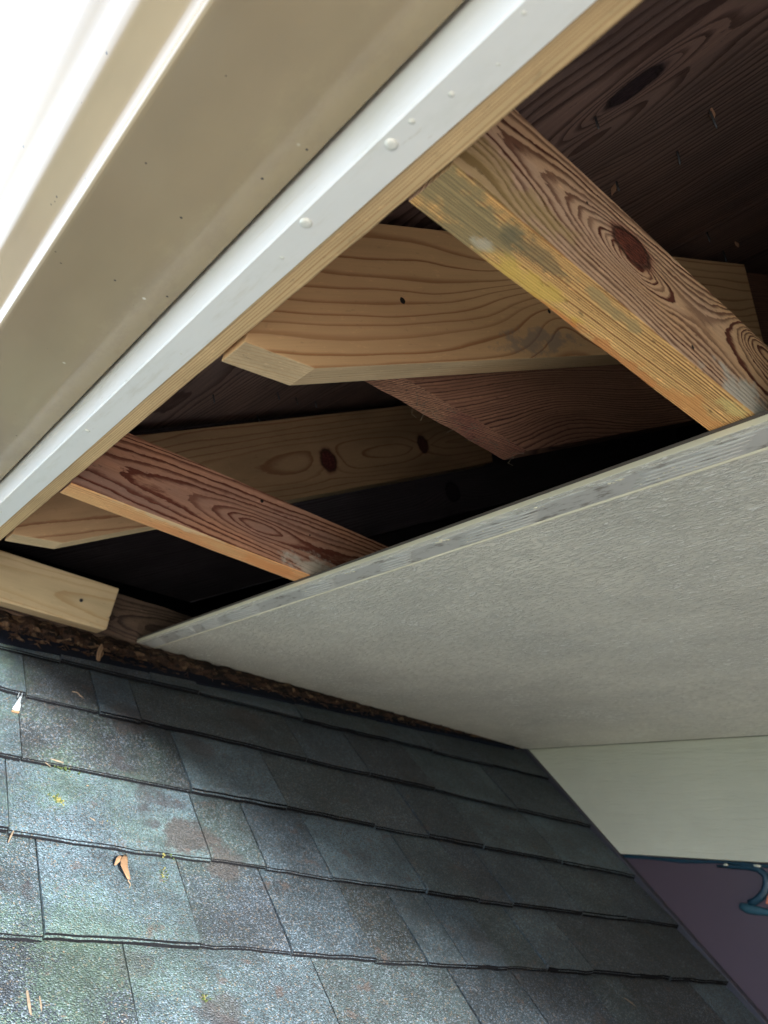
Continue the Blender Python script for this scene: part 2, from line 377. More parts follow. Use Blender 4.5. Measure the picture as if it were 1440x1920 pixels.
M_ply = wood('aged_plywood', (.18, .112, .094), (.042, .020, .017), .0095, y0=.25, z0=.07, k=.10, warp=.030, seed=3.3, knots=((-.435, .318, .07, .022, .05), (-.36, .36, .09, .03, -.03), (-.20, .42, .10, .03, .03)), cores=((-.435, .318, .026, .0115, (.03, .017, .022)),), fibre=.35, grain_axis='y', late=(.4, .9), bump=.6, jag=.002,
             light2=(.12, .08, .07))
M_rotside = wood('stained_old_board', (.13, .085, .06), (.04, .025, .02), .006, y0=.03, z0=0, k=.06, warp=.014, seed=12.2, fibre=.4, bump=.8, light2=(.07, .045, .035))

# ------------------------------------------------------------------ setting: ground
def ground_mat():
    t = T('pale_gravel_ground'); co = t.obj()
    n = t.noise(co, .6, 5, .6); v = t.xyz(t.voro(co, 30, out='Color'))
    x, y, z = t.xyz(co)
    dist = t.m_('SQRT', t.add(t.mul(x, x), t.mul(y, y)))
    c = t.mix(t.step(n, .4, .65), (.63, .52, .385), (.53, .445, .34))
    c = t.mix(t.step(t.mad(n, 3., dist), 10.5, 11.5), c, t.mix(n, (.07, .09, .04), (.13, .14, .08)))       # lawn beyond the paving
    return t.done(t.bright(c, t.mad(v[0], .5, .75)), .9, None, .2)
v, f = [(-400, -400, -3.2), (400, -400, -3.2), (400, 400, -3.2), (-400, 400, -3.2)], [(0, 1, 2, 3)]
tag(mesh_obj('ground', v, f, ground_mat()), None, None, kind='structure')

# ------------------------------------------------------------------ lower shingle roof frame (u across, s down the slope, n out)
K = .357/.367
RP = Vector((1.598, 1.413, .367))*K
RT = Vector((0., -.759, -.651)).normalized()
RN = Vector((-.046, -.65, .758)); RN = (RN - RT*RN.dot(RT)).normalized()
RU = (-RT).cross(RN).normalized()
RP = RP - RN*.0085
RM = Matrix(((RU.x, -RT.x, RN.x, RP.x), (RU.y, -RT.y, RN.y, RP.y), (RU.z, -RT.z, RN.z, RP.z), (0, 0, 0, 1)))
def onroof(u, s, h=0.): return RM @ Vector((u*K, -s*K, h))
# damp brown stains with their own outline: centre and reach
STAINS = [(onroof(-1.045, .455, .01), .040, .8), (onroof(-1.00, .50, .01), .030, .7), (onroof(-1.10, .20, .01), .035, .6), (onroof(-.98, .235, .01), .03, .55),
          (onroof(-1.16, .66, .01), .025, .35), (onroof(-.86, .13, .01), .04, .5), (onroof(-1.06, .72, .01), .018, .6), (onroof(-.60, .62, .01), .03, .4)]
M_shingle = shingle_mat()

# ------------------------------------------------------------------ house wall
WX = 1.598*K
wall = empty('house_wall', 'cream frieze board over a plum painted wall panel beside the shingle roof', 'wall', (WX, 0, 0))
v, f = box(WX, WX+.03, -11, 2.2, .1275, .3569); mesh_obj('frieze_board', v, f, M_cream, wall, bevel=.002)
v, f = box(WX+.008, WX+.05, -11, 2.2, -3.2, .1265); mesh_obj('wall_panel', v, f, M_purple, wall)
# thin teal bead of paint and caulk under the frieze
pts = [(WX+.006, y, .1225 + .0015*math.sin(y*31)) for y in [1.115 - i*.04 for i in range(30)]]
v, f = tube(pts, [.0032+.0008*math.sin(i*1.9) for i in range(30)], 8); mesh_obj('caulk_bead', v, f, M_teal, wall, smooth=True)
for yy, zz, r in ((.862, .1195, .004), (.80, .121, .006)):
    v, f = blob((WX+.004, yy, zz), r, 2, .3, (.5, 1.5, .6)); mesh_obj('paint_drip', v, f, M_cream, wall, smooth=True)
# narrow metal flashing where roof meets wall
v, f = [], []
a, b = onroof(0, -.02, .004), onroof(0, 2.2, .004)
q = [Vector((WX-.0095, a.y, a.z-.006)), Vector((WX+.0075, a.y, a.z-.006)), Vector((WX+.0075, a.y, a.z+.0155)), Vector((WX-.0055, a.y, a.z+.0155)), Vector((WX-.0095, a.y, a.z+.0140))]
d = b-a; d.x = 0
v = q + [p+d for p in q]; f = [(0, 1, 2, 3, 4), (9, 8, 7, 6, 5)] + [(i, (i+1) % 5, 5+(i+1) % 5, 5+i) for i in range(5)]
mesh_obj('flashing', v, f, plain('plum_flashing', (.03, .03, .042), .6), wall, bevel=.001)
# scroll ornament
orn = empty('scroll_ornament', 'dark teal curled scroll with a coral inlay under the cream frieze', 'ornament', (WX, .82*K, .08*K))
sc = [(.905, .1195), (.875, .120), (.845, .121), (.822, .119), (.808, .108), (.807, .094), (.813, .080), (.822, .070), (.834, .062), (.845, .058)]
pts = [(WX+.006, y*K, z*K) for y, z in sc]
v, f = tube(pts, [.002, .004, .005, .006, .007, .0072, .0072, .007, .0065, .006], 10); mesh_obj('curl', v, f, M_teal, orn, smooth=True)
sc = [(.862, .052), (.85, .0485), (.835, .047), (.815, .046), (.79, .045), (.76, .046)]
v, f = tube([(WX+.006, y*K, z*K) for y, z in sc], [.006, .0085, .008, .0065, .006, .005], 10); mesh_obj('foot', v, f, plain('worn_teal_paint', (.02, .07, .10), .5), orn, smooth=True)
pl = [(.812, .060), (.806, .076), (.797, .088), (.775, .095), (.75, .09), (.74, .07), (.76, .058), (.79, .056)]
v = [(WX+.003, y*K, z*K) for y, z in pl] + [(WX+.010, y*K, z*K) for y, z in pl]; n = len(pl)
f = [tuple(range(n)), tuple(range(2*n-1, n-1, -1))] + [(i, (i+1) % n, n+(i+1) % n, n+i) for i in range(n)]
mesh_obj('inlay', v, f, M_coral, orn, bevel=.001)

# ------------------------------------------------------------------ upper roof: plywood, roofing, gable ends, attic
SL, S0 = .609, .408
def zs(x): return S0 + SL*x
uproof = empty('upper_roof', 'dark aged plywood underside of the main roof with nail points showing', 'roof', (.15, 0, zs(.15)))
RX = 3.2
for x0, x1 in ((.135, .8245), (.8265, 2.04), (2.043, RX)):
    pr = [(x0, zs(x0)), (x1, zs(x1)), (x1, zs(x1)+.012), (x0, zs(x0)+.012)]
    v, f = prism_y(pr, -11.0, 4.5)  # near end runs far behind the camera, length added to block sky light
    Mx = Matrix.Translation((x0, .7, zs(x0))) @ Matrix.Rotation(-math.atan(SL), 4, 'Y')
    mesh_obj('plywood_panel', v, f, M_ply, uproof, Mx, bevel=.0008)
pr = [(.12, zs(.12)+.013), (RX, zs(RX)+.013), (RX+3.1, zs(.1)+.013), (RX+3.1, zs(.1)), (RX+.001, zs(RX)-.003), (RX+.001, zs(RX)+.016), (.12, zs(.12)+.018)]
pr = [(.12, zs(.12)+.013), (RX+.0, zs(RX)+.013), (RX+3.4, zs(-.2)), (RX+3.4, zs(-.2)+.03), (RX, zs(RX)+.035), (.12, zs(.12)+.02)]
v, f = prism_y(pr, -11.0, 4.5); mesh_obj('roofing_layer', v, f, M_deck, uproof)
def nail_geo(p, ln, lean):
    nn = Vector((SL, 0, -1)).normalized()
    p = Vector(p); e = p + nn*ln + Vector(lean)
    return tube([p - nn*.003, p+(e-p)*.5, p+(e-p)*.82, e], [.0012, .0012, .0012, .0003], 6)
for x, y, ln, lean in ((.407, .307, .012, (0, 0, 0)), (.522, .257, .018, (.003, 0, 0)), (.559, .314, .015, (0, .002, 0)), (.538, .377, .012, (0, 0, 0)),
                       (.835, .431, .016, (0, 0, 0)), (.955, .468, .02, (0, 0, 0)), (.491, .996, .014, (0, 0, 0)), (.518, 1.11, .016, (.003, 0, 0)), (.544, 1.03, .014, (0, 0, 0)), (.383, .987, .013, (0, .003, 0)), (.60, 1.06, .013, (0, 0, 0))):
    v, f = nail_geo((x, y, zs(x)), ln, lean); mesh_obj('nail', v, f, M_nail, uproof, smooth=True)
for x, y, a in ((.54, .378, .9), (.52, .254, .4), (.94, .44, .2)):
    p = Vector((x, y, zs(x)-.0005)); d = Vector((math.cos(a), math.sin(a), SL*math.cos(a)))*.018; w = Vector((-math.sin(a), math.cos(a), 0))*.003
    v = [p-w*.3, p+w*.3, p+d*.6+w+Vector((0, 0, -.003)), p+d+Vector((0, 0, -.008)), p+d*.6-w+Vector((0, 0, -.003))]
    v = v + [q+Vector((0, 0, .0008)) for q in v]
    f = [(0, 1, 2, 3, 4), (9, 8, 7, 6, 5)] + [(i, (i+1) % 5, 5+(i+1) % 5, 5+i) for i in range(5)]
    mesh_obj('splinter', v, f, plain('fresh_splinter', (.30, .16, .10), .8), uproof)
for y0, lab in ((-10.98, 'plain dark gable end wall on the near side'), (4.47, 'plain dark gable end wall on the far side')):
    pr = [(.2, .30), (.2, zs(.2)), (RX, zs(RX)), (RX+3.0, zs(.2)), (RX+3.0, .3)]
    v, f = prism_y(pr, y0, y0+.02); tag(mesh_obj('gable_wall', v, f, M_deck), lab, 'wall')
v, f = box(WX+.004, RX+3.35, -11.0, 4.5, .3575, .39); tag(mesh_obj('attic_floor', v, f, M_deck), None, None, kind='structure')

# ------------------------------------------------------------------ gutter
prof = [(.0586,.404),(.0562,.4062),(.0555,.410),(.0553,.4155),(.0530,.4205),(.0460,.4275),(.0385,.4345),(.0315,.441),(.0275,.447),(.0255,.455),(.0247,.464),(.0243,.474),(.0228,.483),(.0190,.490),(.0140,.4965),(.0098,.503),(.0078,.510),(.0070,.518),(.0076,.526),(.011,.531),(.016,.531)]
def catmull(P, n=4):
    out = []
    for i in range(len(P)-1):
        p0, p1, p2, p3 = P[max(i-1, 0)], P[i], P[i+1], P[min(i+2, len(P)-1)]
        for k in range(n):
            s = k/n
            out.append(tuple(.5*((2*p1[j]) + (-p0[j]+p2[j])*s + (2*p0[j]-5*p1[j]+4*p2[j]-p3[j])*s*s + (-p0[j]+3*p1[j]-3*p2[j]+p3[j])*s**3) for j in range(2)))
    return out + [P[-1]]
outer = [(.1535, .53), (.1535, .4085), (.1527, .4055), (.1508, .404)] + [(.120, .404), (.085, .404), (.0615, .404)] + catmull(prof)
inner = []
for i, (x, z) in enumerate(outer):
    a, b = outer[max(i-1, 0)], outer[min(i+1, len(outer)-1)]
    dx, dz = b[0]-a[0], b[1]-a[1]; l = math.hypot(dx, dz) or 1
    inner.append((x + (dz/l)*.0009, z + (-dx/l)*.0009))
ring = outer + inner[::-1]
ys = [-11.0, -.8, 0, .5, 1, 1.5, 2, 3, 4.5]
V = [(x, y, z) for y in ys for x, z in ring]; n = len(ring); F = []
for i in range(len(ys)-1):
    for j in range(n): F.append((i*n+j, i*n+(j+1) % n, (i+1)*n+(j+1) % n, (i+1)*n+j))
no = len(outer)
for i0 in (0, (len(ys)-1)*n):
    for j in range(no-1): F.append((i0+j, i0+j+1, i0+n-2-j, i0+n-1-j))
g = mesh_obj('rain_gutter', V, F, M_gutter, None, Matrix.Translation((0, .7, .4)), smooth=True)
tag(g, 'long tan ogee rain gutter seen from below along the fascia', 'gutter')

# ------------------------------------------------------------------ fascia board and white cover
v, f = box(.1588, .196, -11.0, 4.5, .367, zs(.1588)-.002)
# ragged inner edge: many slices along Y
ysl = [-11.0] + [-.4+.012*i for i in range(200)] + [4.5]
V = []; F = []
for i, y in enumerate(ysl):
    j = .0007*mnoise.noise((y*22, 0, 0)) + .0005*mnoise.noise((y*90, 4, 0))
    j2 = .0009*mnoise.noise((y*30, 9, 0))
    V += [(.1588, y, .367), (.1945+j, y, .367), (.196+j*.4, y, .3685+j2), (.196, y, .52), (.1588, y, .50)]
for i in range(len(ysl)-1):
    for j in range(5): F.append((i*5+j, i*5+(j+1) % 5, i*5+5+(j+1) % 5, i*5+5+j))
F += [(4, 3, 2, 1, 0), tuple((len(ysl)-1)*5+j for j in range(5))]
o = mesh_obj('fascia_board', V, F, M_fasc, None, Matrix.Translation((.178, .6, .42)))
tag(o, 'bare pine fascia board with straight grain beside the white metal cover', 'board')
cover = empty('fascia_cover', 'white metal fascia cover with painted screw heads below the tan gutter', 'fascia', (.158, .6, .37))
pr = [(.1560, .50), (.1560, .3668), (.1572, .3655), (.1795, .3655), (.1795, .3664), (.1582, .3664), (.1578, .3668), (.1578, .50)]
V = []; F = []; n = len(pr)
ysl = [-11.0] + [-.3+.02*i for i in range(110)] + [4.5]
for i, y in enumerate(ysl):
    for j, (x, z) in enumerate(pr):
        w = .0008*mnoise.noise((y*9, j*.7, 0)); V.append((x + w*.6*(j in (3, 4)), y, z + (-.0006*abs(mnoise.noise((y*14, 3, 0))) if j in (3, 4) else 0)))
for i in range(len(ysl)-1):
    for j in range(n): F.append((i*n+j, i*n+(j+1) % n, (i+1)*n+(j+1) % n, (i+1)*n+j))
F += [tuple(range(n-1, -1, -1)), tuple((len(ysl)-1)*n+j for j in range(n))]
mesh_obj('metal_sheet', V, F, M_white, cover, Matrix.Translation((.158, .6, .37)))
def screw_head(x, y, r, z=.3655):
    V = []; F = []; N = 12; rings = [(1., 0.), (.97, .22), (.75, .42), (.35, .5)]
    for q, h in rings:
        for j in range(N):
            a = 2*math.pi*j/N; V.append((x+q*r*math.cos(a), y+q*r*math.sin(a), z-h*r*.9+.0003))
    for i in range(3):
        for j in range(N): F.append((i*N+j, i*N+(j+1) % N, (i+1)*N+(j+1) % N, (i+1)*N+j))
    V.append((x, y, z-.36*r)); c = len(V)-1
    for j in range(N): F.append((3*N+j, 3*N+(j+1) % N, c))
    return V, F
for x, y, r in ((.1635, .258, .0040), (.1628, .340, .0042), (.169, .377, .0018), (.171, .186, .0012), (.162, .2395, .0020), (.166, .2135, .0018), (.161, .161, .0014), (.171, .53, .0012), (.165, .72, .0026), (.164, 1.02, .0026)):
    v, f = screw_head(x, y, r); mesh_obj('screw_head', v, f, M_screw, cover, smooth=True)

# ------------------------------------------------------------------ lookouts (level 2x4s)
def lookout(y0, ms, label, x1=1.5, lean=0.):
    Mx = Matrix.Translation((.197, y0+.019, .4115))
    V = []; F = []
    xs = [.1975, .24, .28, .32, .36, .40, .44, .48, .55, .8, x1]
    for x in xs:
        w = .0010*mnoise.noise((x*20, y0*7, 0)); w2 = .0012*mnoise.noise((x*26, y0*7, 5))
        V += [(x, y0+w, .3675+.0008), (x, y0+.0012+w, .3672), (x, y0+.037+w2, .3672), (x, y0+.038+w2, .3685), (x, y0+.038, .4555), (x, y0+.037, .4562), (x, y0+.0012, .4562), (x, y0, .4555)]
    for i in range(len(xs)-1):
        for j in range(8): F.append((i*8+j, i*8+(j+1) % 8, i*8+8+(j+1) % 8, i*8+8+j))
    F += [tuple(range(7, -1, -1)), tuple((len(xs)-1)*8+j for j in range(8))]
    o = mesh_obj('lookout', V, F, ms, None, Mx, fmat=lambda nn, c: 1 if nn.z < -.5 else 0)
    return tag(o, label, 'timber', 'level old lookouts between fascia and house wall')
lookout(.245, [M_l1, M_l1b], 'weathered grey and orange lookout with a large red knot, crossing nearest')
lookout(.86, [M_l2, M_l2b], 'reddish brown lookout with an orange split lower edge, ending near the soffit corner')

# ------------------------------------------------------------------ new sistered rafter tails and old rafters
TH = math.atan(.609)
def rafter_new(y0, ms, label):
    Mx = Matrix.Translation((.263, y0, .376)) @ Matrix.Rotation(-TH, 4, 'Y')
    pr = [(.1985, .365), (.263, .376), (1.083, .875), (1.04, 1.025), (.1985, .502)]
    v, f = prism_y(pr, y0, y0+.038)
    o = mesh_obj('new_rafter', v, f, ms, None, Mx, bevel=.0012, fmat=lambda nn, c: 1 if nn.z < -.5 else 0)
    return tag(o, label, 'rafter', 'new pine rafter tails')
rafter_new(.475, [M_s1, M_s1b], 'broad new pine rafter tail with wavy grain, above the short dark rafter')
rafter_new(1.085, [M_s2, M_s1b], 'shaded new pine rafter tail with two dark knots, behind the reddish lookout')
def rafter_old(y0, label, mb=None):
    Mx = Matrix.Translation((.565, y0, .452)) @ Matrix.Rotation(-TH, 4, 'Y')
    zc = .452 if y0 < 1 else .535; xc = .565 if y0 < 1 else .70
    pr = [(.1985, zc+.002)] + [(.1985+(xc-.1985)*i/14, zc+.0022*mnoise.noise((i*1.7, y0*9, 0))) for i in range(1, 14)] + [(xc, zc), (1.9, .452+1.335*.609), (1.9, zs(1.9)-.002), (.1985, zs(.1985)-.002)]
    v, f = prism_y(pr, y0, y0+.034)
    o = mesh_obj('old_rafter', v, f, [mb or M_old, mb or M_oldb], None, Mx, bevel=.0008, fmat=lambda nn, c: 1 if nn.z < -.5 and c.x < xc else 0)
    return tag(o, label, 'rafter', 'old dark rafters')
rafter_old(.515, 'old dark brown rafter with a rough level cut, under the broad new pine tail')
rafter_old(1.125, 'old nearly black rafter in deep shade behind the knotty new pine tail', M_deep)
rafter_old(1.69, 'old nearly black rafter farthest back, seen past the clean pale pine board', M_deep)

# ------------------------------------------------------------------ nailer and rotten board at the roof junction
Mx = Matrix.Translation((.30, 1.38, .39)) @ Matrix.Rotation(math.radians(0), 4, 'Y')
pr = [(.02, .348), (.447, .351), (.452, .355), (.4515, .375), (.449, .376), (.4515, .379), (.454, .432), (.02, .432)]
v, f = prism_y(pr, 1.38, 1.418)
nb = empty('nailer_board', 'clean pale pine board end at the far left over the shingles', 'board', M=Mx)
mesh_obj('board_body', v, f, M_nailer, nb, Mx, bevel=.003)
v, f = tube([(.394, 1.3815, .390), (.394, 1.3785, .390)], [.0035, .0032], 10); mesh_obj('screw', v, f, M_nail, nb)
v, f = tube([(.394, 1.3784, .390), (.394, 1.3780, .390)], [.0014, .0012], 4); mesh_obj('screw_recess', v, f, M_deck, nb)
V = []; F = []; xs = [.0+.02*i for i in range(50)]
for x in xs:
    a = .004*mnoise.noise((x*23, 0, 0)); b = .005*mnoise.noise((x*17, 5, 0)); c = .004*mnoise.noise((x*40, 9, 2))
    V += [(x, 1.424+a, .345+b), (x, 1.422+c, .392), (x, 1.424, .436+b*.4), (x, 1.455, .436), (x, 1.455, .345)]
for i in range(len(xs)-1):
    for j in range(5): F.append((i*5+j, i*5+(j+1) % 5, i*5+5+(j+1) % 5, i*5+5+j))
F += [(4, 3, 2, 1, 0), tuple((len(xs)-1)*5+j for j in range(5))]
o = mesh_obj('rotten_board', V, F, M_rotside, None, Matrix.Translation((.3, 1.43, .39)))
tag(o, 'stained rotting old board behind the clean pale pine board end', 'board')

# ------------------------------------------------------------------ soffit panel
ZU, ZT = .357, .3665
back = lambda x: (1.495 + (x-.526*K)/((1.598-.526)*K)*(1.413-1.495))*K
sof = empty('soffit_panel', 'grey textured plywood soffit panel with a scraped front edge', 'soffit', (.526, .5, ZU))
xs = [.526, .556, .8, 1.1, 1.3, WX-.001]
poly = [(.526, -11.0), (.526, back(.526))] + [(x, back(x)+.0) for x in xs[1:]] + [(WX-.001, -11.0)]
Ms = Matrix.Translation((.526, .5, ZU))
v, f = prism_z(poly, ZU, ZU+.0062)
mesh_obj('painted_ply', v, f, [M_soffit, M_creamedge], sof, Ms, bevel=.0008, fmat=lambda nn, c: 1 if nn.x < -.5 else 0)
poly2 = [(.5262, -11.0), (.5262, back(.526))] + [(x, back(x)) for x in xs[1:]] + [(WX-.001, -11.0)]
v, f = prism_z(poly2, ZU+.0063, ZT)
mesh_obj('upper_ply', v, f, M_dark, sof, Ms)
# scraped strip along the front edge
V = []; F = []; ysl = [-11.0] + [-.1+.012*i for i in range(130)]
ysl = [y for y in ysl if y < back(.54)-.01] + [back(.54)-.004]
for y in ysl:
    j = .0012*mnoise.noise((y*35, 0, 0)); j2 = .0006*mnoise.noise((y*60, 3, 0))
    V += [(.5335+j, y, ZU-.0008), (.5600+j2, y, ZU-.0008), (.5604+j2, y, ZU+.0004), (.5325+j, y, ZU+.0004)]
for i in range(len(ysl)-1):
    for j in range(4): F.append((i*4+j, i*4+(j+1) % 4, i*4+4+(j+1) % 4, i*4+4+j))
F += [(3, 2, 1, 0), tuple((len(ysl)-1)*4+j for j in range(4))]
mesh_obj('scraped_strip', V, F, M_primer, sof, Ms)
V = []; F = []; pts = []
for i in range(150):
    y = -.1 + .0108*i
    if y > back(.563)-.008: break
    pts.append((.5625+.0006*mnoise.noise((y*60, 7, 0)), y, ZU+.0003))
v, f = tube(pts, [.0022+.0008*mnoise.noise((i*.9, 0, 3)) for i in range(len(pts))], 6)
mesh_obj('caulk_bead', v, f, M_creamedge, sof, Ms, smooth=True)
# combed adhesive left in patches, and pale glue dabs
y = .12; P = []
while y < 1.40:
    ln = random.uniform(.04, .11)
    for i in range(5):
        x = .5372 + i*.0052
        q = [(x - .0035*s + .0004*mnoise.noise((s*3, i, y*9)), y + ln*s + (i*.006), ZU-.0008) for s in (0, .15, .35, .6, .85, 1)]
        q = [p for p in q if .5345 < p[0] < .5595]
        if len(q) > 2: P.append(tube(q, [.0002] + [random.uniform(.0013, .0017)]*(len(q)-2) + [.0003], 6))
    y += ln + random.uniform(.02, .13)
v, f = join(P); tag(mesh_obj('adhesive_ridges', v, f, plain('pale_adhesive', (.48, .475, .45), .5, .5, .25, 40), sof, Ms, smooth=True), None, None, kind='stuff')
P = []
for i in range(70):
    yc = random.choice((.32, .33, .35, .56, .9))+random.gauss(0, .02)
    P.append(blob((random.uniform(.54, .559), yc, ZU-.0008), random.uniform(.0004, .0012), 1, .3, (1, 1.5, .5)))
for yc in (.215, .37, .455, .60, .77):
    for k in range(5): P.append(blob((.5345+random.uniform(0, .003), yc+k*.004, ZU-.0003), random.uniform(.0012, .0025), 1, .35, (1, 1.8, .5)))
v, f = join(P); tag(mesh_obj('glue_dabs', v, f, M_creamedge, sof, Ms, smooth=True), None, None, kind='stuff')
for ya, yb, xe, lab in ((1.74, 4.469, WX-.002, 'added unseen grey board blocking light beyond the lower shingle roof'), (-10.95, -.75, .5245, 'added unseen grey board blocking light on the near side of the opening')):
    v, f = box(.198, xe, ya, yb, .3575, .3660); tag(mesh_obj('eave_light_block', v, f, M_soffit), lab, 'board')  # unseen boards added to keep ground light out of the cavity

# ------------------------------------------------------------------ lower shingle roof
roof = empty('shingle_roof', 'lower roof of blue grey asphalt shingles rising to meet the soffit', 'roof', M=RM)
def rbox(u0, u1, s0, s1, h0, h1):
    return [onroof(u, s, h) for u in (u0, u1) for s in (s0, s1) for h in (h0, h1)], box(0, 1, 0, 1, 0, 1)[1]
v, f = rbox(-2.3, -.002, -.35, 2.4, -.03, -.002); mesh_obj('roof_deck', v, f, M_deck, roof, RM)
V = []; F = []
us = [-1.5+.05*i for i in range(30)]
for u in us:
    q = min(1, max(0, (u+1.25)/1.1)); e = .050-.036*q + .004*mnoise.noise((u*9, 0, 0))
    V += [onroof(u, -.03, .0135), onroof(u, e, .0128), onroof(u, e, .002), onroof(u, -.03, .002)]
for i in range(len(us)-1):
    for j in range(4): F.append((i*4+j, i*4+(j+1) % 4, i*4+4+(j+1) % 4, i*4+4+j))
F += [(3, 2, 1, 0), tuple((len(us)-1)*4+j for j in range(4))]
mesh_obj('shadow_strip', V, F, M_deck, roof, RM)  # black strip drawn as the shadow band along the roof junction
Lc = [-.09, .05, .174, .329, .475, .625, .775, .925, 1.075, 1.225, 1.375, 1.525]
Rc = [-.03, .111, .275, .422, .554, .681, .81, .94, 1.07, 1.20, 1.33, 1.46]
def course(k, u): return .006 + Lc[k] + (Rc[k]-Lc[k])*(u+1.3)/1.3 + .0035*mnoise.noise((u*5, k*3.1, 0)) + .0018*mnoise.noise((u*21, k*5.3, 0))
JO = {2: [-1.15, -1.08, -.762, -.621, -.461, -.238], 3: [-1.275, -1.024, -.856, -.681, -.564, -.434, -.226],
      4: [-1.294, -1.025, -.939, -.828, -.649, -.539, -.461, -.287, -.162], 5: [-1.259, -1.075, -.949, -.817, -.728, -.656, -.571, -.484, -.378, -.179],
      6: [-1.168, -.917, -.689, -.56, -.406, -.313, -.12]}
tones = [(.025, .044, .058), (.018, .031, .041), (.029, .049, .058), (.013, .021, .029), (.022, .036, .040), (.035, .058, .071), (.017, .026, .032)]
nsh = 0
for k in range(len(Lc)):
    js = [-2.25]
    u = -2.25
    known = JO.get(k, [])
    lim = known[0]-.05 if known else -.02
    while True:
        u += random.uniform(.08, .26)
        if u > lim: break
        js.append(u)
    js += known + [-.004]
    prev = None
    for a, b in zip(js[:-1], js[1:]):
        if b-a < .012: continue
        thick = .0046 + random.choice((0, .0022, .0030)) + random.uniform(0, .0006)
        drop = random.uniform(-.002, .003)
        led = random.choice((.0005, .0005, .0005, .0018, .0028))      # how far the lower layer peeps out
        nseg = max(3, min(10, int((b-a)/.018)))
        V = []; F = []
        g = .0011
        for i in range(nseg+1):
            q = i/nseg; u0 = a+g+(b-a-2*g)*q
            sb = course(k, u0) + drop + .0016*mnoise.noise((u0*85, k*1.3, 7)) + .0012*mnoise.noise((u0*190, k*1.3, 2)); st = (course(k-1, u0) if k else sb-.13) - .03
            lift = .0011*mnoise.noise((u0*7, k*2.2, 4))
            hb = .0095 + lift + thick - .003
            sm = st+(sb-st)*.93
            hm = .002 + (hb-.002)*.93
            V += [onroof(u0, st, .0015), onroof(u0, sm, hm+.0003), onroof(u0, sb, hb-.0006), onroof(u0, sb+.0004, hb-thick*.48), onroof(u0, sb+.0004+led*(1+1.*mnoise.noise((u0*60, k*1.7, 9))), hb-thick*.52), onroof(u0, sb+.0006+led, hb-thick-.0008), onroof(u0, st, -.001)]
        for i in range(nseg):
            for j in range(7): F.append((i*7+j, i*7+(j+1) % 7, i*7+7+(j+1) % 7, i*7+7+j))
        F += [(6, 5, 4, 3, 2, 1, 0), tuple(nseg*7+j for j in range(7))]
        cu = onroof((a+b)/2, course(k, (a+b)/2))
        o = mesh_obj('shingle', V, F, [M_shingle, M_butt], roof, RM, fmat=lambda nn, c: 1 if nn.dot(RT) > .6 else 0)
        tn = random.choice([q for q in tones if q != prev]); prev = tn
        j = random.uniform(.62, 1.35); o.color = (tn[0]*j, tn[1]*j, tn[2]*j, 1)
        nsh += 1
# porch below the lower roof carries it
v, f = box(-.55, WX-.01, -.35, 1.9, -3.2, -1.35); tag(mesh_obj('porch_wall', v, f, M_cream), 'plain cream porch wall carrying the lower roof', 'wall')

# ------------------------------------------------------------------ rotten debris along the junction
P = []
V = []; F = []
us = [-1.42+.004*i for i in range(350)]; HB = .010
for u in us:
    q = min(1, max(0, (u+1.25)/1.1))
    w = max(.12, min(1, .75+1.3*mnoise.noise((u*6, 2, 2))))*(.014 - .0112*q)*(1+.5*mnoise.noise((u*33, 0, 0))+.25*mnoise.noise((u*90, 3, 0)))
    hh = (.016 - .010*q)*(1+.5*mnoise.noise((u*41, 6, 0)))
    def jg(k, a): return a*(mnoise.noise((u*160, k*3.7, 1)) + .7*mnoise.noise((u*330, k*2.1, 5)))
    V += [onroof(u, -.03, .004), onroof(u, -.03, HB+hh)] + [onroof(u, w*q2+jg(k, .0035), HB+hh*h2+jg(k+9, .0042)) for k, (q2, h2) in enumerate(((.0, 1.), (.25, 1.05), (.5, .8), (.75, .6), (.95, .25)))] + [onroof(u, w*.95, .003)]
for i in range(len(us)-1):
    for j in range(8): F.append((i*8+j, i*8+(j+1) % 8, i*8+8+(j+1) % 8, i*8+8+j))
F += [tuple(range(7, -1, -1)), tuple((len(us)-1)*8+j for j in range(8))]
P.append((V, F))
for i in range(240):
    u = -1.38 + 1.25*random.random()**1.7; q = min(1, max(0, (u+1.25)/1.1))
    P.append(blob(onroof(u, random.uniform(-.01, .034-.022*q), .010+random.uniform(0, .010)*(1-.6*q)), random.uniform(.0018, .006-.0025*q), 1, .4, (1.9, .7, .5)))
for i in range(90):
    u = -1.38 + 1.2*random.random()**1.6; q = min(1, max(0, (u+1.25)/1.1)); sv = random.uniform(.0, .036-.024*q); a = random.gauss(0, .35); l = random.uniform(.008, .026)
    P.append(tube([onroof(u, sv, .012), onroof(u+l*.5, sv+l*.5*a, .016+random.uniform(0, .006)), onroof(u+l, sv+l*a, .011)], [.0006, random.uniform(.0012, .0026), .0004], 4))
v, f = join(P)
tag(mesh_obj('rotten_debris', v, f, M_rot), 'dark crumbling wood debris packed where the shingles meet the soffit', 'debris', kind='stuff')

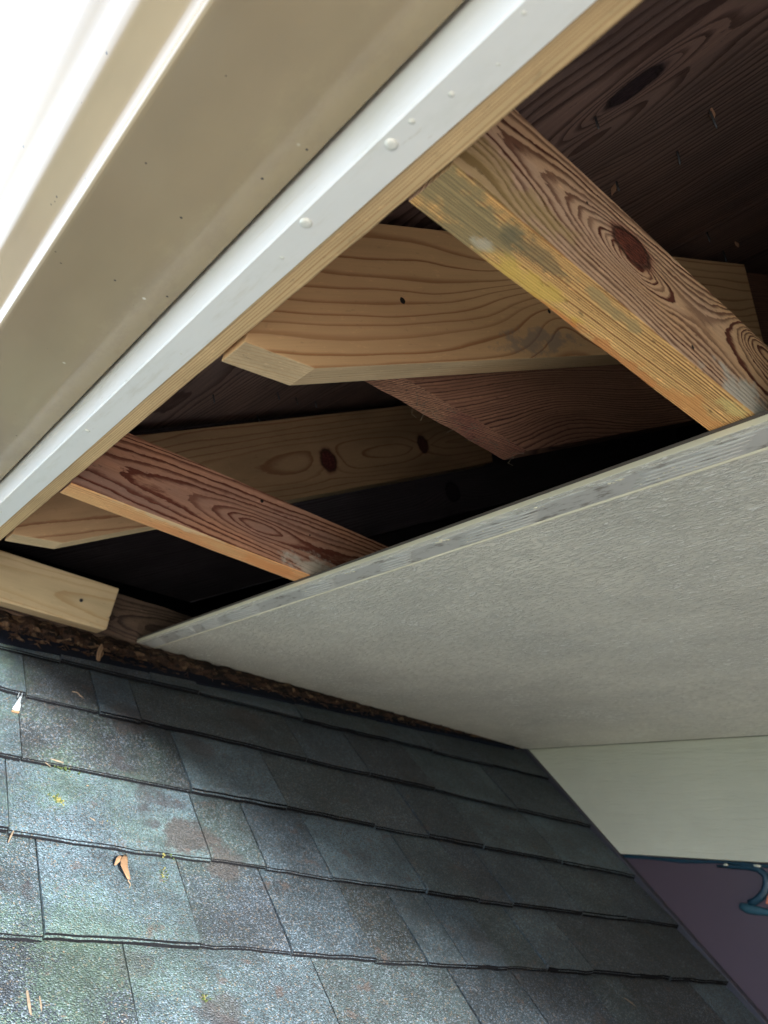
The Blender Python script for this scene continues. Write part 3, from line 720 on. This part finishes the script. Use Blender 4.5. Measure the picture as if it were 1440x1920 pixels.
# ------------------------------------------------------------------ small things on the shingles
RR = RM.to_3x3()
def rl(u, s, h): return onroof(u, s, h+.0075)
def leaf_strip(pts, w, tk=.0006):
    V = []; F = []; n = len(pts)
    for i, (u, s, h) in enumerate(pts):
        ww = w*math.sin(math.pi*(i+.35)/(n-.1+.35))
        for dv in (-ww, 0, ww):
            V += [rl(u+dv, s+dv*.25, h+abs(dv)*.5), rl(u+dv, s+dv*.25, h+abs(dv)*.5+tk)]
    for i in range(n-1):
        b = i*6
        F += [(b, b+2, b+8, b+6), (b+2, b+4, b+10, b+8), (b+1, b+7, b+9, b+3), (b+3, b+9, b+11, b+5), (b, b+6, b+7, b+1), (b+4, b+5, b+11, b+10)]
    F += [(0, 1, 3, 2), (2, 3, 5, 4), (6*n-6, 6*n-4, 6*n-3, 6*n-5), (6*n-4, 6*n-2, 6*n-1, 6*n-3)]
    return V, F
lf = empty('dead_leaf', 'curled dry tan leaf lying on a greenish shingle', 'leaf', onroof(-1.156, .527, .008))
Ml = Matrix.Translation(onroof(-1.156, .527, .008))
v, f = leaf_strip([(-1.150, .505, .004), (-1.153, .513, .006), (-1.156, .521, .007), (-1.157, .530, .006), (-1.156, .539, .007), (-1.152, .547, .004)], .0045); mesh_obj('blade', v, f, M_leaf, lf, Ml, smooth=True)
v, f = leaf_strip([(-1.166, .524, .003), (-1.162, .518, .006), (-1.157, .513, .006), (-1.150, .510, .003)], .004); mesh_obj('torn_lobe', v, f, M_leaf, lf, Ml, smooth=True)
v, f = tube([rl(-1.152, .547, .003), rl(-1.149, .552, .002), rl(-1.151, .557, .001)], [.0008, .0006, .0004], 5); mesh_obj('stalk', v, f, M_twig, lf, Ml)

def moss(u, s, ru, rs, n, label, mats, big=.0016):
    P = [[], []]
    for i in range(n):
        a = random.gauss(0, .5); b = random.gauss(0, .5)
        P[0 if random.random() < .6 else 1].append(blob(rl(u+a*ru, s+b*rs+a*ru*.3, random.uniform(-.001, .0018)), random.uniform(.4, 1.)*big, 1, .3))
    e = empty('moss_clump', label, 'moss', onroof(u, s, .008), group='moss on the shingles')
    for p, m, nm in zip(P, mats, ('cushion', 'tips')):
        if p: v, f = join(p); mesh_obj(nm, v, f, m, e, Matrix.Translation(onroof(u, s, .008)))
moss(-1.229, .413, .010, .012, 40, 'yellow moss clump near the left edge, upper one on a pale shingle', (M_mossy, M_moss), .0018)
moss(-1.092, .490, .012, .007, 26, 'pale yellow moss on the shingle edge beside the brown stain', (M_mossy, M_moss), .0016)
moss(-1.083, .598, .005, .020, 60, 'dark green moss line in a vertical shingle joint', (M_moss, M_moss), .0019)
moss(-1.084, .708, .006, .006, 18, 'tiny green moss dot lowest on the shingles', (M_moss, M_mossy), .0014)
moss(-1.10, .53, .006, .012, 22, 'faint green moss specks just right of the dead leaf', (M_moss, M_mossy), .0012)
moss(-1.215, .345, .02, .005, 26, 'low green moss along the upper shingle edge beside the bent twig', (M_moss, M_moss), .0014)
moss(-1.157, .452, .008, .012, 18, 'sparse olive moss specks below the brown flecks', (M_moss, M_mossy), .0012)

def twig(pts, r, label, group='twigs and needles on the shingles', name='twig'):
    P = [rl(*p) for p in pts]; c = P[len(P)//2]
    v, f = tube(P, [r*.7] + [r]*(len(P)-2) + [r*.5], 6)
    tag(mesh_obj(name, v, f, M_twig, None, Matrix.Translation(c)), label, 'twig', group)
twig([(-1.278, .700, .002), (-1.277, .715, .003), (-1.275, .729, .002)], .0016, 'stout pale twig at the lower left corner')
twig([(-1.266, .706, .002), (-1.265, .716, .002), (-1.265, .726, .002)], .0009, 'thin short twig beside the stout pale twig')
twig([(-1.262, .330, .002), (-1.248, .337, .003), (-1.235, .347, .001)], .0008, 'thin dry needle under the silky cocoon')
twig([(-1.238, .333, .003), (-1.225, .337, .004), (-1.214, .339, .003)], .0014, 'bent brown twig lying along a shingle edge')
twig([(-1.287, .478, .002), (-1.291, .490, .003), (-1.294, .500, .002)], .0012, 'pale stick hanging over a shingle edge at the left')
twig([(-1.19, .440, .001), (-1.185, .444, .002), (-1.18, .450, .001)], .0007, 'tiny pale needle in the middle of the pale shingle')
twig([(-.345, .716, .002), (-.340, .724, .003), (-.332, .732, .002)], .0008, 'small dry needle on the dark shingles at lower right')
twig([(-1.19, .150, .002), (-1.183, .153, .004), (-1.176, .160, .002), (-1.170, .160, .001)], .0010, 'curled yellowish tendril on the shaded upper shingle')
twig([(-.655, .205, .001), (-.650, .212, .002), (-.646, .219, .001)], .0007, 'short straw on the dark shingles under the soffit')
co = empty('silk_cocoon', 'whitish silky cocoon hanging over a shingle edge at far left', 'cocoon', onroof(-1.276, .218, .01))
Mc = Matrix.Translation(onroof(-1.276, .218, .01))
v, f = tube([rl(-1.272, .188, .001), rl(-1.274, .198, .003), rl(-1.277, .210, .004), rl(-1.279, .222, .004), rl(-1.281, .230, .003)], [.0012, .0014, .0026, .0046, .005], 9); mesh_obj('pouch', v, f, M_silk, co, Mc, smooth=True)
v, f = join([blob(rl(-1.281+random.uniform(-.005, .005), .233, .002), .0022, 1, .4, (1.4, .8, .8)) for i in range(6)]); mesh_obj('rim', v, f, M_leaf, co, Mc)
for i in range(2):
    u = -1.2745+.0035*i
    v, f = tube([rl(u, .178, .002), rl(u-.001+.001*i, .186, .004), rl(u-.003+.002*i, .197, .003)], .00025, 5); mesh_obj('thread', v, f, M_silk, co, Mc)
e = mesh_obj('bark_flake', *blob(onroof(-1.136, .03, .022), .010, 2, .3, (.55, .5, 1.5)), M_leaf); tag(e, 'brown bark flake hanging at the end of the pale pine board', 'bark')
# scattered grit, needles and crumbs
P = []
for i in range(170):
    u = -1.32 + 1.0*random.random()**1.6; s = random.uniform(.1, .80)
    P.append(blob(rl(u, s, random.uniform(-.002, .0)), random.uniform(.0004, .0013), 1, .4, (1.3, .8, .8)))
v, f = join(P); tag(mesh_obj('grit', v, f, M_grit), 'scattered crumbs of bark and grit over the shingles', 'debris', kind='stuff')
# cobweb fibres under the old rafter
P = []
for i in range(26):
    x = random.uniform(.40, .57); y = random.uniform(.515, .549)
    p = Vector((x, y, .451)); P.append(tube([p, p+Vector((random.uniform(-.006, .006), random.uniform(-.006, .006), -.004)), p+Vector((random.uniform(-.012, .012), random.uniform(-.01, .01), -random.uniform(.004, .011)))], .00025, 4))
v, f = join(P); tag(mesh_obj('wood_fibres', v, f, M_twig), 'loose torn fibres under the short dark rafter', 'fibre', kind='stuff')
